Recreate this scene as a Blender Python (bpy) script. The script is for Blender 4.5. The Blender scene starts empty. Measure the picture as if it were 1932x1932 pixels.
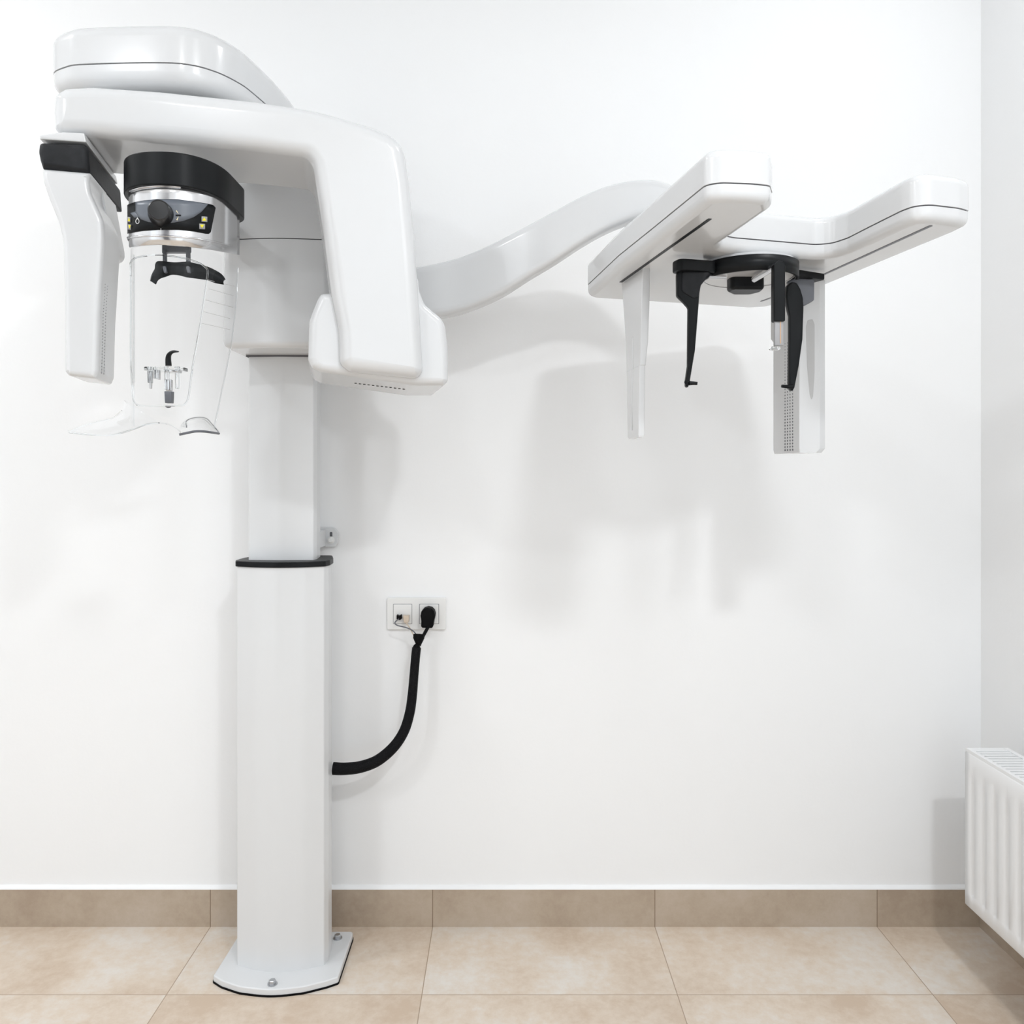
import bpy, bmesh, math, random
from mathutils import Vector
random.seed(4)
PI = math.pi
# ------------------------------------------------------------------ camera, world, lights, exposure
D = 2.2; F = 1540.0; CX = 952.0; CY = 893.0; H = 1.217      # camera distance to back wall, focal in px of a 1932 px frame
scene = bpy.context.scene
col = scene.collection
cd = bpy.data.cameras.new('camera'); cam = bpy.data.objects.new('camera', cd); col.objects.link(cam)
cam.location = (0, -D, H); cam.rotation_euler = (PI/2, 0, 0)
cd.sensor_width = 36; cd.lens = F/1932*36; cd.shift_x = (966-CX)/1932; cd.shift_y = -(966-CY)/1932
cd.clip_start = 0.05
scene.camera = cam
w = bpy.data.worlds.new('world'); scene.world = w; w.use_nodes = True
w.node_tree.nodes['Background'].inputs[0].default_value = (0.90, 0.955, 1.0, 1)
w.node_tree.nodes['Background'].inputs[1].default_value = 1.65
def area(name, loc, size, power, colr=(.955, .98, 1.0)):
    l = bpy.data.lights.new(name, 'AREA'); l.shape = 'DISK'; l.size = size; l.energy = power; l.color = colr
    o = bpy.data.objects.new(name, l); o.location = loc; col.objects.link(o); return o
area('ceiling_lamp_or_fill_light', (0.75, -2.65, 2.9), 0.24, 31)
area('ceiling_lamp_or_fill_light', (-0.45, -2.62, 2.9), 0.26, 7)  # fill light added to brighten the shaded carriage and upper column
area('ceiling_lamp_or_fill_light', (-1.7, -2.6, 2.9), 0.26, 17)
area('ceiling_lamp_or_fill_light', (-2.0, -0.95, 2.9), 0.26, 13)
area('ceiling_lamp_or_fill_light', (0.95, -0.80, 2.9), 0.30, 4)
vs = scene.view_settings
vs.view_transform = 'Standard'; vs.look = 'None'; vs.gamma = 1; vs.use_curve_mapping = False
vs.exposure = 0.05
# ------------------------------------------------------------------ helpers
def P(px, py, d):
    return Vector(((px-CX)/F*d, d-D, H+(CY-py)/F*d))
def XD(x, d): return (x, d-D)
def fillet(pts, r, n=5):
    """round the corners of a closed 2-D polygon; r a number or a list"""
    N = len(pts); out = []
    for i in range(N):
        p = Vector(pts[i]); a = Vector(pts[i-1]); b = Vector(pts[(i+1) % N])
        ri = r[i] if isinstance(r, (list, tuple)) else r
        u = a-p; v = b-p
        lu, lv = u.length, v.length
        if ri <= 0 or lu < 1e-6 or lv < 1e-6: out.append((p.x, p.y)); continue
        u /= lu; v /= lv
        ang = math.acos(max(-1, min(1, u.dot(v))))
        if ang > PI-0.12: out.append((p.x, p.y)); continue
        t = min(ri/math.tan(ang/2), lu*.48, lv*.48)
        s, e = p+u*t, p+v*t
        for k in range(n+1):
            q = k/n
            c = s*(1-q)**2 + p*2*q*(1-q) + e*q*q
            out.append((c.x, c.y))
    return out
def smooth_closed(pts, n=4):
    N = len(pts); out = []
    for i in range(N):
        p0, p1, p2, p3 = [Vector(pts[(i+k-1) % N]) for k in range(4)]
        for k in range(n):
            t = k/n
            q = 0.5*((2*p1)+(p2-p0)*t+(2*p0-5*p1+4*p2-p3)*t*t+(3*p1-p0-3*p2+p3)*t**3)
            out.append((q.x, q.y))
    return out
def smooth_open(pts, n=6):
    pts = [Vector(p) for p in pts]; P_ = [pts[0]*2-pts[1]]+pts+[pts[-1]*2-pts[-2]]; out = []
    for i in range(1, len(P_)-2):
        p0, p1, p2, p3 = P_[i-1:i+3]
        for k in range(n):
            t = k/n
            out.append(0.5*((2*p1)+(p2-p0)*t+(2*p0-5*p1+4*p2-p3)*t*t+(3*p1-p0-3*p2+p3)*t**3))
    out.append(P_[-2].copy()); return out
def area2(p): return sum(p[i-1][0]*p[i][1]-p[i][0]*p[i-1][1] for i in range(len(p)))/2
def offset_in(pts, a):
    """pts must be counter-clockwise; moves every vertex inwards"""
    if a == 0: return list(pts)
    out = []; N = len(pts)
    for i in range(N):
        p = Vector(pts[i]); u = (p-Vector(pts[i-1])); v = (Vector(pts[(i+1) % N])-p)
        if u.length < 1e-7: u = v
        if v.length < 1e-7: v = u
        u = u.normalized(); v = v.normalized()
        n1 = Vector((-u.y, u.x)); n2 = Vector((-v.y, v.x)); m = n1+n2
        if m.length < 1e-4: m = n1
        m.normalize(); k = 1/max(0.55, m.dot(n1))
        q = p+m*a*k; out.append((q.x, q.y))
    # corners tighter than the offset fold over: merge their vertices
    grp = [[i] for i in range(N)]; pos = [Vector(o_) for o_ in out]
    for _ in range(12):
        bad = False
        for i in range(N):
            j = (i+1) % N
            if grp[i] is grp[j]: continue
            e0 = Vector(pts[j])-Vector(pts[i]); e1 = pos[j]-pos[i]
            if e1.dot(e0) < 0:
                g = grp[i]+grp[j]; c = (pos[i]+pos[j])/2
                for k_ in g: grp[k_] = g; pos[k_] = c
                bad = True
        if not bad: break
    return [(p_.x, p_.y) for p_ in pos]
def prism(bm, poly, w0, w1, fn, r0=0.0, r1=0.0, seg=5):
    """rounded prism: closed 2-D outline swept from w0 to w1, fn(a,b,w)->Vector; r0, r1 edge rounding at either end"""
    if area2(poly) < 0: poly = poly[::-1]
    s = 1 if w1 > w0 else -1
    rings = []
    if r0 > 0:
        for k in range(seg+1):
            f = PI/2*k/seg; rings.append((r0*(1-math.sin(f)), w0+s*r0*(1-math.cos(f))))
    else: rings.append((0, w0))
    if r1 > 0:
        for k in range(seg+1):
            f = PI/2*(1-k/seg); rings.append((r1*(1-math.sin(f)), w1-s*r1*(1-math.cos(f))))
    else: rings.append((0, w1))
    vr = []
    for off, ww in rings:
        q = offset_in(poly, off); vr.append([bm.verts.new(fn(a, b, ww)) for a, b in q])
    N = len(poly)
    bm.faces.new(vr[0][::-1]); bm.faces.new(vr[-1])
    for A, B in zip(vr[:-1], vr[1:]):
        for i in range(N):
            j = (i+1) % N
            bm.faces.new((A[i], A[j], B[j], B[i]))
XY = lambda a, b, w: Vector((a, b, w))
def box(bm, x0, x1, y0, y1, z0, z1, r=0.0, seg=3):
    poly = [(x0, y0), (x1, y0), (x1, y1), (x0, y1)]
    if r: poly = fillet(poly, r, seg)
    prism(bm, poly, z0, z1, XY, r*.8, r*.8, seg)
def tube(bm, pts, rad, n=10, flat=1.0, caps=True):
    pts = [Vector(p) for p in pts]; rings = []; prev = None
    for i, p in enumerate(pts):
        t = (pts[min(i+1, len(pts)-1)]-pts[max(i-1, 0)]).normalized()
        a = prev if prev else (Vector((0, 0, 1)) if abs(t.z) < .9 else Vector((0, 1, 0)))
        a = (a-t*a.dot(t)).normalized(); prev = a; b = t.cross(a)
        r = rad[i] if isinstance(rad, (list, tuple)) else rad
        rings.append([bm.verts.new(p+(a*math.cos(2*PI*k/n)+b*math.sin(2*PI*k/n)*flat)*r) for k in range(n)])
    for A, B in zip(rings[:-1], rings[1:]):
        for i in range(n):
            j = (i+1) % n; bm.faces.new((A[i], A[j], B[j], B[i]))
    if caps: bm.faces.new(rings[0][::-1]); bm.faces.new(rings[-1])
def lathe(bm, base, axis, prof, n=32):
    """prof: list of (radius, distance along axis)"""
    axis = Vector(axis).normalized(); base = Vector(base)
    a = Vector((0, 0, 1)) if abs(axis.z) < .9 else Vector((1, 0, 0))
    a = (a-axis*a.dot(axis)).normalized(); b = axis.cross(a); rings = []
    for r, h in prof:
        rings.append([bm.verts.new(base+axis*h+(a*math.cos(2*PI*k/n)+b*math.sin(2*PI*k/n))*max(r, 1e-4)) for k in range(n)])
    for A, B in zip(rings[:-1], rings[1:]):
        for i in range(n):
            j = (i+1) % n; bm.faces.new((A[i], A[j], B[j], B[i]))
    bm.faces.new(rings[0][::-1]); bm.faces.new(rings[-1])
def grid(bm, rows):
    vr = [[bm.verts.new(p) for p in r] for r in rows]
    for A, B in zip(vr[:-1], vr[1:]):
        for i in range(len(A)-1): bm.faces.new((A[i], A[i+1], B[i+1], B[i]))
def obj(name, bm, m, parent=None, ang=35, label=None):
    bmesh.ops.remove_doubles(bm, verts=bm.verts, dist=2e-6)
    big = [f for f in bm.faces if len(f.verts) > 4]
    if big: bmesh.ops.triangulate(bm, faces=big, quad_method='BEAUTY', ngon_method='EAR_CLIP')
    bmesh.ops.recalc_face_normals(bm, faces=bm.faces)
    me = bpy.data.meshes.new(name); bm.to_mesh(me); bm.free()
    me.shade_smooth(); me.set_sharp_from_angle(angle=math.radians(ang))
    me.materials.append(m)
    o = bpy.data.objects.new(name, me); col.objects.link(o)
    if big:
        wn_ = o.modifiers.new('weighted_normal', 'WEIGHTED_NORMAL'); wn_.keep_sharp = True; wn_.weight = 100
    if parent is not None:
        o.parent = parent; o.matrix_parent_inverse = parent_world(parent).inverted()
    if label: o['label'] = label
    return o
def parent_world(p):
    from mathutils import Matrix
    m = p.matrix_basis.copy()
    while p.parent is not None:
        m = p.parent.matrix_basis @ p.matrix_parent_inverse @ m; p = p.parent
    return m
def solid(o, th, off=-1):
    s = o.modifiers.new('solidify', 'SOLIDIFY'); s.thickness = th; s.offset = off; return o
def bev(o, wd, seg=3, ang=30):
    b = o.modifiers.new('bevel', 'BEVEL'); b.width = wd; b.segments = seg; b.limit_method = 'ANGLE'; b.angle_limit = math.radians(ang); b.harden_normals = True; return o
def thing(name, label, cat, loc, group=None):
    o = bpy.data.objects.new(name, None); col.objects.link(o); o.location = loc; o.empty_display_size = .1
    o['label'] = label; o['category'] = cat
    if group: o['group'] = group
    return o
def tag(o, label, cat, group=None):
    o['label'] = label; o['category'] = cat
    if group: o['group'] = group
    return o
def struct(name, bm, m, **k):
    o = obj(name, bm, m, **k); o['kind'] = 'structure'; return o
NB = bmesh.new
# ------------------------------------------------------------------ materials
def mat(name, c, rough=.5, metal=0.0, coat=0.0, var=0.0, vscale=8.0, bump=0.0, bscale=60.0, spec=.5):
    m = bpy.data.materials.new(name); m.use_nodes = True; nt = m.node_tree; b = nt.nodes['Principled BSDF']
    b.inputs['Base Color'].default_value = (*c, 1); b.inputs['Roughness'].default_value = rough
    b.inputs['Metallic'].default_value = metal; b.inputs['Coat Weight'].default_value = coat
    b.inputs['Coat Roughness'].default_value = 0.06; b.inputs['Specular IOR Level'].default_value = spec
    tc = nt.nodes.new('ShaderNodeTexCoord')
    if var:
        n = nt.nodes.new('ShaderNodeTexNoise'); n.inputs['Scale'].default_value = vscale; n.inputs['Detail'].default_value = 5
        r = nt.nodes.new('ShaderNodeValToRGB')
        r.color_ramp.elements[0].position = .3; r.color_ramp.elements[1].position = .7
        r.color_ramp.elements[0].color = (*[x*(1-var) for x in c], 1); r.color_ramp.elements[1].color = (*[min(1, x*(1+var)) for x in c], 1)
        nt.links.new(tc.outputs['Object'], n.inputs['Vector']); nt.links.new(n.outputs['Fac'], r.inputs['Fac'])
        nt.links.new(r.outputs['Color'], b.inputs['Base Color'])
    if bump:
        n = nt.nodes.new('ShaderNodeTexNoise'); n.inputs['Scale'].default_value = bscale; n.inputs['Detail'].default_value = 4
        bp = nt.nodes.new('ShaderNodeBump'); bp.inputs['Strength'].default_value = bump; bp.inputs['Distance'].default_value = .002
        nt.links.new(tc.outputs['Object'], n.inputs['Vector']); nt.links.new(n.outputs['Fac'], bp.inputs['Height'])
        nt.links.new(bp.outputs['Normal'], b.inputs['Normal'])
    return m
M_wall = mat('wall_paint', (.865, .87, .875), .85, var=.01, vscale=1.5, bump=.12, bscale=90)
M_ceil = mat('ceiling_paint', (.87, .87, .87), .9, var=.01)
M_white = mat('white_lacquer', (.665, .672, .68), .22, coat=.35, var=.006, vscale=3)
M_white2 = mat('white_column_lacquer', (.68, .69, .70), .33, coat=.15, var=.006, vscale=3)
M_rad = mat('radiator_enamel', (.82, .825, .83), .3, coat=.2, var=.006)
M_dark = mat('seam_dark', (.10, .10, .11), .7, var=.1)
M_black = mat('black_satin_plastic', (.008, .009, .010), .36, var=.2, vscale=14, spec=.14)
M_blackm = mat('black_matt_plastic', (.014, .015, .017), .5, var=.3, vscale=40, bump=.2, bscale=300, spec=.22)
M_grey = mat('grey_plastic', (.11, .115, .13), .4, var=.05)
M_panelgrey = mat('panel_grey_print', (.125, .14, .165), .35, var=.05)
M_silver = mat('silver_brushed', (.66, .66, .67), .16, metal=.94, var=.03, vscale=10)
M_steel = mat('bolt_steel', (.50, .51, .53), .28, metal=1, var=.1, vscale=50)
M_yellow = mat('yellow_print', (.85, .74, .02), .5, var=.03)
M_btn = mat('button_grey', (.36, .36, .37), .5, var=.05)
M_print = mat('white_print', (.85, .85, .85), .5, var=.02)
M_socket = mat('socket_plastic', (.80, .80, .79), .35, var=.01)
M_rubber = mat('black_rubber', (.004, .004, .0045), .6, var=.3, vscale=60, spec=.08)
M_beige = mat('beige_plug_plastic', (.60, .50, .40), .4, var=.05)
M_brass = mat('copper_scale', (.62, .38, .22), .35, metal=.6, var=.05)
M_caulk = mat('white_caulk', (.86, .865, .87), .6, var=.01)
M_lightgrey = mat('light_grey_plastic', (.50, .50, .50), .35, var=.02)
def clear_mat(name, tint, k):
    m = bpy.data.materials.new(name); m.use_nodes = True; nt = m.node_tree; nt.nodes.clear()
    out = nt.nodes.new('ShaderNodeOutputMaterial'); mx = nt.nodes.new('ShaderNodeMixShader')
    tr = nt.nodes.new('ShaderNodeBsdfTransparent'); gl = nt.nodes.new('ShaderNodeBsdfGlossy')
    lf = nt.nodes.new('ShaderNodeLayerWeight'); lf.inputs['Blend'].default_value = .5
    lw = nt.nodes.new('ShaderNodeMath'); lw.operation = 'POWER'; lw.inputs[1].default_value = 4; nt.links.new(lf.outputs['Facing'], lw.inputs[0])
    ml = nt.nodes.new('ShaderNodeMath'); ml.operation = 'MULTIPLY_ADD'; ml.inputs[1].default_value = k; ml.inputs[2].default_value = .012
    tr.inputs[0].default_value = (*tint, 1); gl.inputs[0].default_value = (1, 1, 1, 1); gl.inputs['Roughness'].default_value = .03
    nt.links.new(lw.outputs[0], ml.inputs[0]); nt.links.new(ml.outputs[0], mx.inputs[0])
    nt.links.new(tr.outputs[0], mx.inputs[1]); nt.links.new(gl.outputs[0], mx.inputs[2]); nt.links.new(mx.outputs[0], out.inputs[0])
    return m
M_clear = clear_mat('clear_acrylic', (.985, .988, .99), .6)
def glass_mat(name, c, rough=.02):
    m = mat(name, c, rough); b = m.node_tree.nodes['Principled BSDF']
    b.inputs['Transmission Weight'].default_value = 1; b.inputs['IOR'].default_value = 1.4; return m
M_rim = glass_mat('acrylic_edge', (.93, .95, .96))
# braided sleeve: woven checks along the hose
M_sleeve = mat('braided_sleeve', (.004, .004, .005), .6, spec=.10)
nt = M_sleeve.node_tree; tc = nt.nodes.new('ShaderNodeTexCoord'); vo = nt.nodes.new('ShaderNodeTexVoronoi'); vo.inputs['Scale'].default_value = 330
cr = nt.nodes.new('ShaderNodeValToRGB'); cr.color_ramp.elements[0].position = .06; cr.color_ramp.elements[0].color = (.06, .06, .06, 1)
cr.color_ramp.elements[1].position = .14; cr.color_ramp.elements[1].color = (.006, .006, .007, 1)
bp = nt.nodes.new('ShaderNodeBump'); bp.inputs['Strength'].default_value = .5; bp.inputs['Distance'].default_value = .002
nt.links.new(tc.outputs['Object'], vo.inputs['Vector']); nt.links.new(vo.outputs['Distance'], cr.inputs['Fac'])
nt.links.new(cr.outputs['Color'], nt.nodes['Principled BSDF'].inputs['Base Color'])
nt.links.new(vo.outputs['Distance'], bp.inputs['Height']); nt.links.new(bp.outputs['Normal'], nt.nodes['Principled BSDF'].inputs['Normal'])
TW = .5963; TX0 = -.193; TY = .5963; TY0 = -.295
def tile_mat(name, cols, joints2d, rough, grout, gw=.0022):
    """stone tile: joints laid out in metres; per-tile tone from the tile's own index"""
    m = bpy.data.materials.new(name); m.use_nodes = True; nt = m.node_tree; b = nt.nodes['Principled BSDF']
    N = nt.nodes.new; L = nt.links.new
    tc = N('ShaderNodeTexCoord'); sx = N('ShaderNodeSeparateXYZ'); L(tc.outputs['Object'], sx.inputs[0])
    def math_(op, a, b_=None, c_=None):
        n = N('ShaderNodeMath'); n.operation = op
        for i, v in enumerate((a, b_, c_)):
            if v is None: continue
            if isinstance(v, (int, float)): n.inputs[i].default_value = v
            else: L(v, n.inputs[i])
        return n.outputs[0]
    def axis(out, x0, wd):
        t = math_('DIVIDE', math_('SUBTRACT', out, x0), wd)
        fl = math_('FLOOR', t); fr = math_('SUBTRACT', t, fl)
        e = math_('MINIMUM', fr, math_('SUBTRACT', 1.0, fr))
        return fl, math_('MULTIPLY', e, wd)
    ix, ex = axis(sx.outputs['X'], TX0, TW)
    iy, ey = axis(sx.outputs['Y'], TY0, TY)
    if joints2d == 'xy': e = math_('MINIMUM', ex, ey)
    elif joints2d == 'x': e = ex
    else: e = ey
    mask = math_('LESS_THAN', e, gw/2)
    cb = N('ShaderNodeCombineXYZ'); L(ix, cb.inputs[0]); L(iy, cb.inputs[1])
    wn = N('ShaderNodeTexWhiteNoise'); wn.noise_dimensions = '3D'; L(cb.outputs[0], wn.inputs['Vector'])
    off = N('ShaderNodeVectorMath'); off.operation = 'SCALE'; L(wn.outputs['Color'], off.inputs[0]); off.inputs['Scale'].default_value = 9
    ad = N('ShaderNodeVectorMath'); ad.operation = 'ADD'; L(tc.outputs['Object'], ad.inputs[0]); L(off.outputs[0], ad.inputs[1])
    n1 = N('ShaderNodeTexNoise'); n1.inputs['Scale'].default_value = 4.2; n1.inputs['Detail'].default_value = 5; n1.inputs['Roughness'].default_value = .55
    n2 = N('ShaderNodeTexNoise'); n2.inputs['Scale'].default_value = 42; n2.inputs['Detail'].default_value = 6; n2.inputs['Roughness'].default_value = .7
    L(ad.outputs[0], n1.inputs['Vector']); L(ad.outputs[0], n2.inputs['Vector'])
    f = math_('ADD', math_('MULTIPLY', n1.outputs['Fac'], .66), math_('MULTIPLY', n2.outputs['Fac'], .34))
    f = math_('ADD', f, math_('MULTIPLY', math_('SUBTRACT', wn.outputs['Value'], .5), .06))
    r = N('ShaderNodeValToRGB'); L(f, r.inputs['Fac'])
    el = r.color_ramp.elements
    el[0].position = .36; el[0].color = (*cols[0], 1); el[1].position = .64; el[1].color = (*cols[2], 1)
    md = el.new(.5); md.color = (*cols[1], 1)
    mx = N('ShaderNodeMix'); mx.data_type = 'RGBA'; L(mask, mx.inputs['Factor']); L(r.outputs['Color'], mx.inputs['A']); mx.inputs['B'].default_value = (*grout, 1)
    L(mx.outputs['Result'], b.inputs['Base Color']); b.inputs['Roughness'].default_value = rough
    bp = N('ShaderNodeBump'); bp.inputs['Strength'].default_value = .15; bp.inputs['Distance'].default_value = .002
    L(math_('SUBTRACT', n2.outputs['Fac'], math_('MULTIPLY', mask, 1.5)), bp.inputs['Height']); L(bp.outputs['Normal'], b.inputs['Normal'])
    return m
M_floor = tile_mat('floor_tile', [(.56, .44, .335), (.655, .555, .455), (.71, .665, .61)], 'xy', .42, (.36, .27, .19))
M_skx = tile_mat('skirting_tile', [(.37, .29, .22), (.43, .35, .27), (.48, .40, .325)], 'x', .5, (.22, .16, .11), .0022)
M_sky = tile_mat('skirting_tile_side', [(.37, .29, .22), (.43, .35, .27), (.48, .40, .325)], 'y', .5, (.22, .16, .11), .0022)
# ------------------------------------------------------------------ the room
XR = 1.284; XL = -2.7; YB = -3.6; ZC = 2.95
b = NB(); box(b, XL-.1, XR+.1, YB, .1, -.1, 0); struct('floor', b, M_floor)
b = NB(); box(b, XL-.1, XR+.1, 0, .12, 0, ZC); struct('wall_back', b, M_wall)
b = NB(); box(b, XR, XR+.12, YB, 0, 0, ZC); struct('wall_right', b, M_wall)
b = NB(); box(b, XL-.12, XL, YB, 0, 0, ZC); struct('wall_left', b, M_wall)
b = NB(); box(b, XL-.1, XR+.1, YB, .1, ZC, ZC+.1); struct('ceiling', b, M_ceil)
b = NB(); box(b, XL, XR, -.010, 0, 0, .0995); struct('baseboard_back', b, M_skx)
b = NB(); box(b, -1.9, -1.55, YB-.12, YB, 0, ZC); box(b, -.75, .1, YB-.12, YB, 0, ZC); box(b, -1.55, -.75, YB-.12, YB, 2.62, ZC); struct('added_wall_rear', b, M_wall)  # unseen wall piece added behind the camera for glossy parts to reflect
b = NB(); box(b, -1.55, -.75, YB-.06, YB-.02, 0, 2.62); dr = struct('added_door', b, mat('added_door_paint', (.10, .10, .11), .4, var=.05))  # unseen dark door, added to give the silver panel a dark reflection
b = NB(); tube(b, [(-1.48, YB-.02, 1.05), (-1.48, YB+.03, 1.05), (-1.37, YB+.03, 1.05)], .009, 10); obj('added_door_handle', b, M_steel, dr)
for zd in (.35, 1.2):
    b = NB(); box(b, -1.42, -.88, YB-.024, YB-.010, zd, zd+.65, .01, 2); obj('added_door_panel', b, M_dark, dr)
b = NB(); box(b, XR-.010, XR, YB, -.010, 0, .0995); struct('baseboard_right', b, M_sky)
b = NB()
prof = [(-.0095, .0995), (-.008, .103), (-.003, .1065), (0, .1085), (0, .0995)]
random.seed(2); rows = []
for i in range(161):
    x = XL+(XR-XL)*i/160; j = random.uniform(-.0008, .0008)
    rows.append([Vector((x, y, z+(j if 0 < k < 4 else 0))) for k, (y, z) in enumerate(prof)])
grid(b, rows); struct('trim_1', b, M_caulk)
b = NB(); grid(b, [[Vector((XR-.0095, y, .0995)), Vector((XR-.004, y, .107)), Vector((XR, y, .112))] for y in (YB, 0)])
struct('trim_2', b, M_caulk)
# ------------------------------------------------------------------ the x-ray machine
mach = thing('dental_xray_machine', 'tall white panoramic dental x-ray machine on a column bolted to the beige tiles', 'x-ray machine', (-.545, -.2, 0))
# --- base plate
pl = [XD(-.690, 2.137), XD(-.3955, 2.137), XD(-.396, 1.944), XD(-.42, 1.929), XD(-.47, 1.907), XD(-.543, 1.893), XD(-.62, 1.907), XD(-.67, 1.930), XD(-.696, 1.950)]
pl = fillet(pl, [.01, .01, .008, .05, .1, .2, .1, .05, .006], 5)
b = NB(); prism(b, pl, .0045, .018, XY, 0, .003, 3); base = obj('base_plate', b, M_white2, mach)
b = NB(); pi_ = pl if area2(pl) > 0 else pl[::-1]
prism(b, offset_in(pi_, -.0015), 0.0, .0045, XY); obj('rubber_mat', b, M_rubber, base, label='black rubber mat under the plate')
def bolt(x, y, z, parent, axis=(0, 0, 1), m=M_steel, s=1.0):
    b = NB(); lathe(b, (x, y, z), axis, [(.0115*s, 0), (.0115*s, .002*s), (.0085*s, .002*s), (.0085*s, .0025*s)], 24)
    lathe(b, Vector((x, y, z))+Vector(axis)*.0025*s, axis, [(.0085*s, 0), (.0085*s, .0065*s), (.007*s, .0078*s)], 6)
    return obj('bolt', b, m, parent)
q = P(514, 1855, 1540*1.197/962); bolt(q.x, q.y, .018, base)
q = P(637, 1768, 1540*1.197/876); bolt(q.x, q.y, .018, base)
bolt(-.672, q.y, .018, base)
# --- lower column
lc = [XD(-.652, 1.990), XD(-.60, 1.968), XD(-.546, 1.961), XD(-.49, 1.968), XD(-.440, 1.990), XD(-.434, 2.012), XD(-.436, 2.06), XD(-.452, 2.125),
      XD(-.642, 2.125), XD(-.657, 2.06), XD(-.659, 2.012)]
lcs = fillet(lc, [.006, .1, .1, .1, .006, .02, .1, .01, .01, .1, .02], 5)
ZL = .990
b = NB(); prism(b, lcs, .018, ZL, XY); low = obj('lower_column', b, M_white2, mach, ang=25)
lci = lcs if area2(lcs) > 0 else lcs[::-1]
b = NB(); prism(b, offset_in(lci, -.004), ZL, ZL+.0135, XY, .001, .0025, 2); obj('collar', b, M_black, mach, label='black plastic collar ring')
# --- upper column
uc = [XD(-.631, 2.012), XD(-.55, 2.004), XD(-.471, 2.012), XD(-.467, 2.03), XD(-.473, 2.10), XD(-.629, 2.10), XD(-.635, 2.03)]
ucs = fillet(uc, [.004, .1, .004, .01, .01, .01, .01], 4)
b = NB(); prism(b, ucs, ZL+.002, 1.60, XY); obj('upper_column', b, M_white2, mach, ang=25)
# --- wall bracket
b = NB(); x1 = (638-CX)/F*2.19; zt = H-(997-CY)/F*2.19; zb = H-(1032-CY)/F*2.19
pb = fillet([(-.65, zb), (x1-.008, zb), (x1, zb+.012), (x1, zt-.012), (x1-.008, zt), (-.65, zt)], .001, 2)
prism(b, pb, -.012, -.006, lambda a, c, w_: Vector((a, w_, c)), .001, 0, 2)
box(b, -.62, -.48, -.10, -.012, zb+.004, zt-.004)
br = obj('wall_bracket', b, M_white2, mach)
bolt((624.5-CX)/F*2.188, -.012, H-(1019-CY)/F*2.188, br, (0, -1, 0), M_socket, .85)
b = NB(); q = P(624.5, 1008, 2.187); prism(b, fillet([(q.x-.0035, q.z-.008), (q.x+.0035, q.z-.008), (q.x+.0035, q.z+.006), (q.x-.0035, q.z+.006)], .003, 4), -.0126, -.0118, lambda a, c, w_: Vector((a, w_, c)))
obj('slot', b, M_dark, br)
# --- carriage on the column
cf = 1.876
def cplan(x0, x1, d0, d1): return [XD(x0, d0+.012), XD((x0+x1)/2, d0-.004), XD(x1, d0+.012), XD(x1, d1), XD(x0, d1)]
cp = fillet(cplan(-.656, -.395, cf, 2.125), [.03, .4, .03, .02, .02], 6)
b = NB(); prism(b, cp, 1.507, 1.756, XY, .016, .001, 5); car = obj('carriage', b, M_white, mach)
b = NB(); prism(b, cp, 1.758, 2.02, XY, .001, .01, 3); obj('carriage_cover', b, M_white, mach)
b = NB(); cpi = cp if area2(cp) > 0 else cp[::-1]
prism(b, offset_in(cpi, .003), 1.74, 1.78, XY); obj('carriage_seam', b, M_dark, mach, label='thin dark joint line')
b = NB(); prism(b, fillet([XD(-.636, 2.004), XD(-.466, 2.004), XD(-.466, 2.11), XD(-.636, 2.11)], .004, 3), 1.5035, 1.512, XY); obj('column_seal', b, M_dark, mach)
# --- overhead shelf
zs = H+.79
sp = [(101, 142), (125, 126), (163.5, 121), (293, 118), (358, 122), (409, 136), (448, 155), (474, 173)]
shelf = [XD((px-CX)/F*(F*.79/(CY-py)), F*.79/(CY-py)) for px, py in sp]
shelf += [XD(-.503, 1.79), XD(-.49, 1.90), XD(-.49, 2.03), XD(-.52, 2.06), XD(-.62, 2.06), XD(-.65, 2.03), XD(-.68, 1.90), XD(-.74, 1.81), XD(-.83, 1.745), XD(-.885, 1.69)]
shelf = smooth_closed(shelf, 5)
b = NB(); prism(b, shelf, zs+.0012, zs+.082, XY, .0, .03, 6); sh = obj('overhead_shelf', b, M_white, mach)
si = shelf if area2(shelf) > 0 else shelf[::-1]
b = NB(); prism(b, offset_in(si, .0008), zs-.042, zs-.0012, XY, .028, .0, 6); obj('lower_shell', b, M_white, sh)
b = NB(); prism(b, offset_in(si, .005), zs-.003, zs+.003, XY); obj('shell_seam', b, M_dark, sh, label='dark joint line around the shelf')
# --- rotating unit: local frame u (along the arm), v (towards the wall)
TH = math.atan2(.119, .571); ct, st = math.cos(TH), math.sin(TH); OX, OD = -.476, 1.56
def LW(u, v, z): return Vector((OX+ct*u-st*v, OD+st*u+ct*v-D, z))
def hitv(px, py, v):
    a = (px-CX)/F; t = (v-st*OX+ct*OD)/(ct-a*st)
    return (ct*(a*t-OX)+st*(t-OD), H+(CY-py)/F*t)
UZ = lambda a, c, w_: LW(a, w_, c)
rot_c = [(95, 205), (97, 172), (118, 159), (170, 156), (300, 165), (480, 184), (600, 203), (700, 233), (745, 252), (764, 275), (774, 340), (784, 450), (789, 520),
         (797, 640), (800, 700), (788, 712), (660, 699), (641, 684), (639, 620), (625, 552), (612, 450), (600, 370), (590, 306), (577, 289), (480, 277), (300, 262), (160, 250), (110, 248), (97, 235)]
prof = [hitv(x, y, 0) for x, y in rot_c]
prof = fillet(prof, [.02, .02, .02, .1, .3, .4, .4, .2, .05, .05, .2, .4, .2, .1, .02, .015, .015, .02, .05, .2, .3, .2, .03, .02, .3, .3, .1, .02, .01], 4)
b = NB(); prism(b, prof, 0, .225, UZ, .026, .02, 7); arm = obj('rotating_arm', b, M_white, mach, ang=40)
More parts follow.
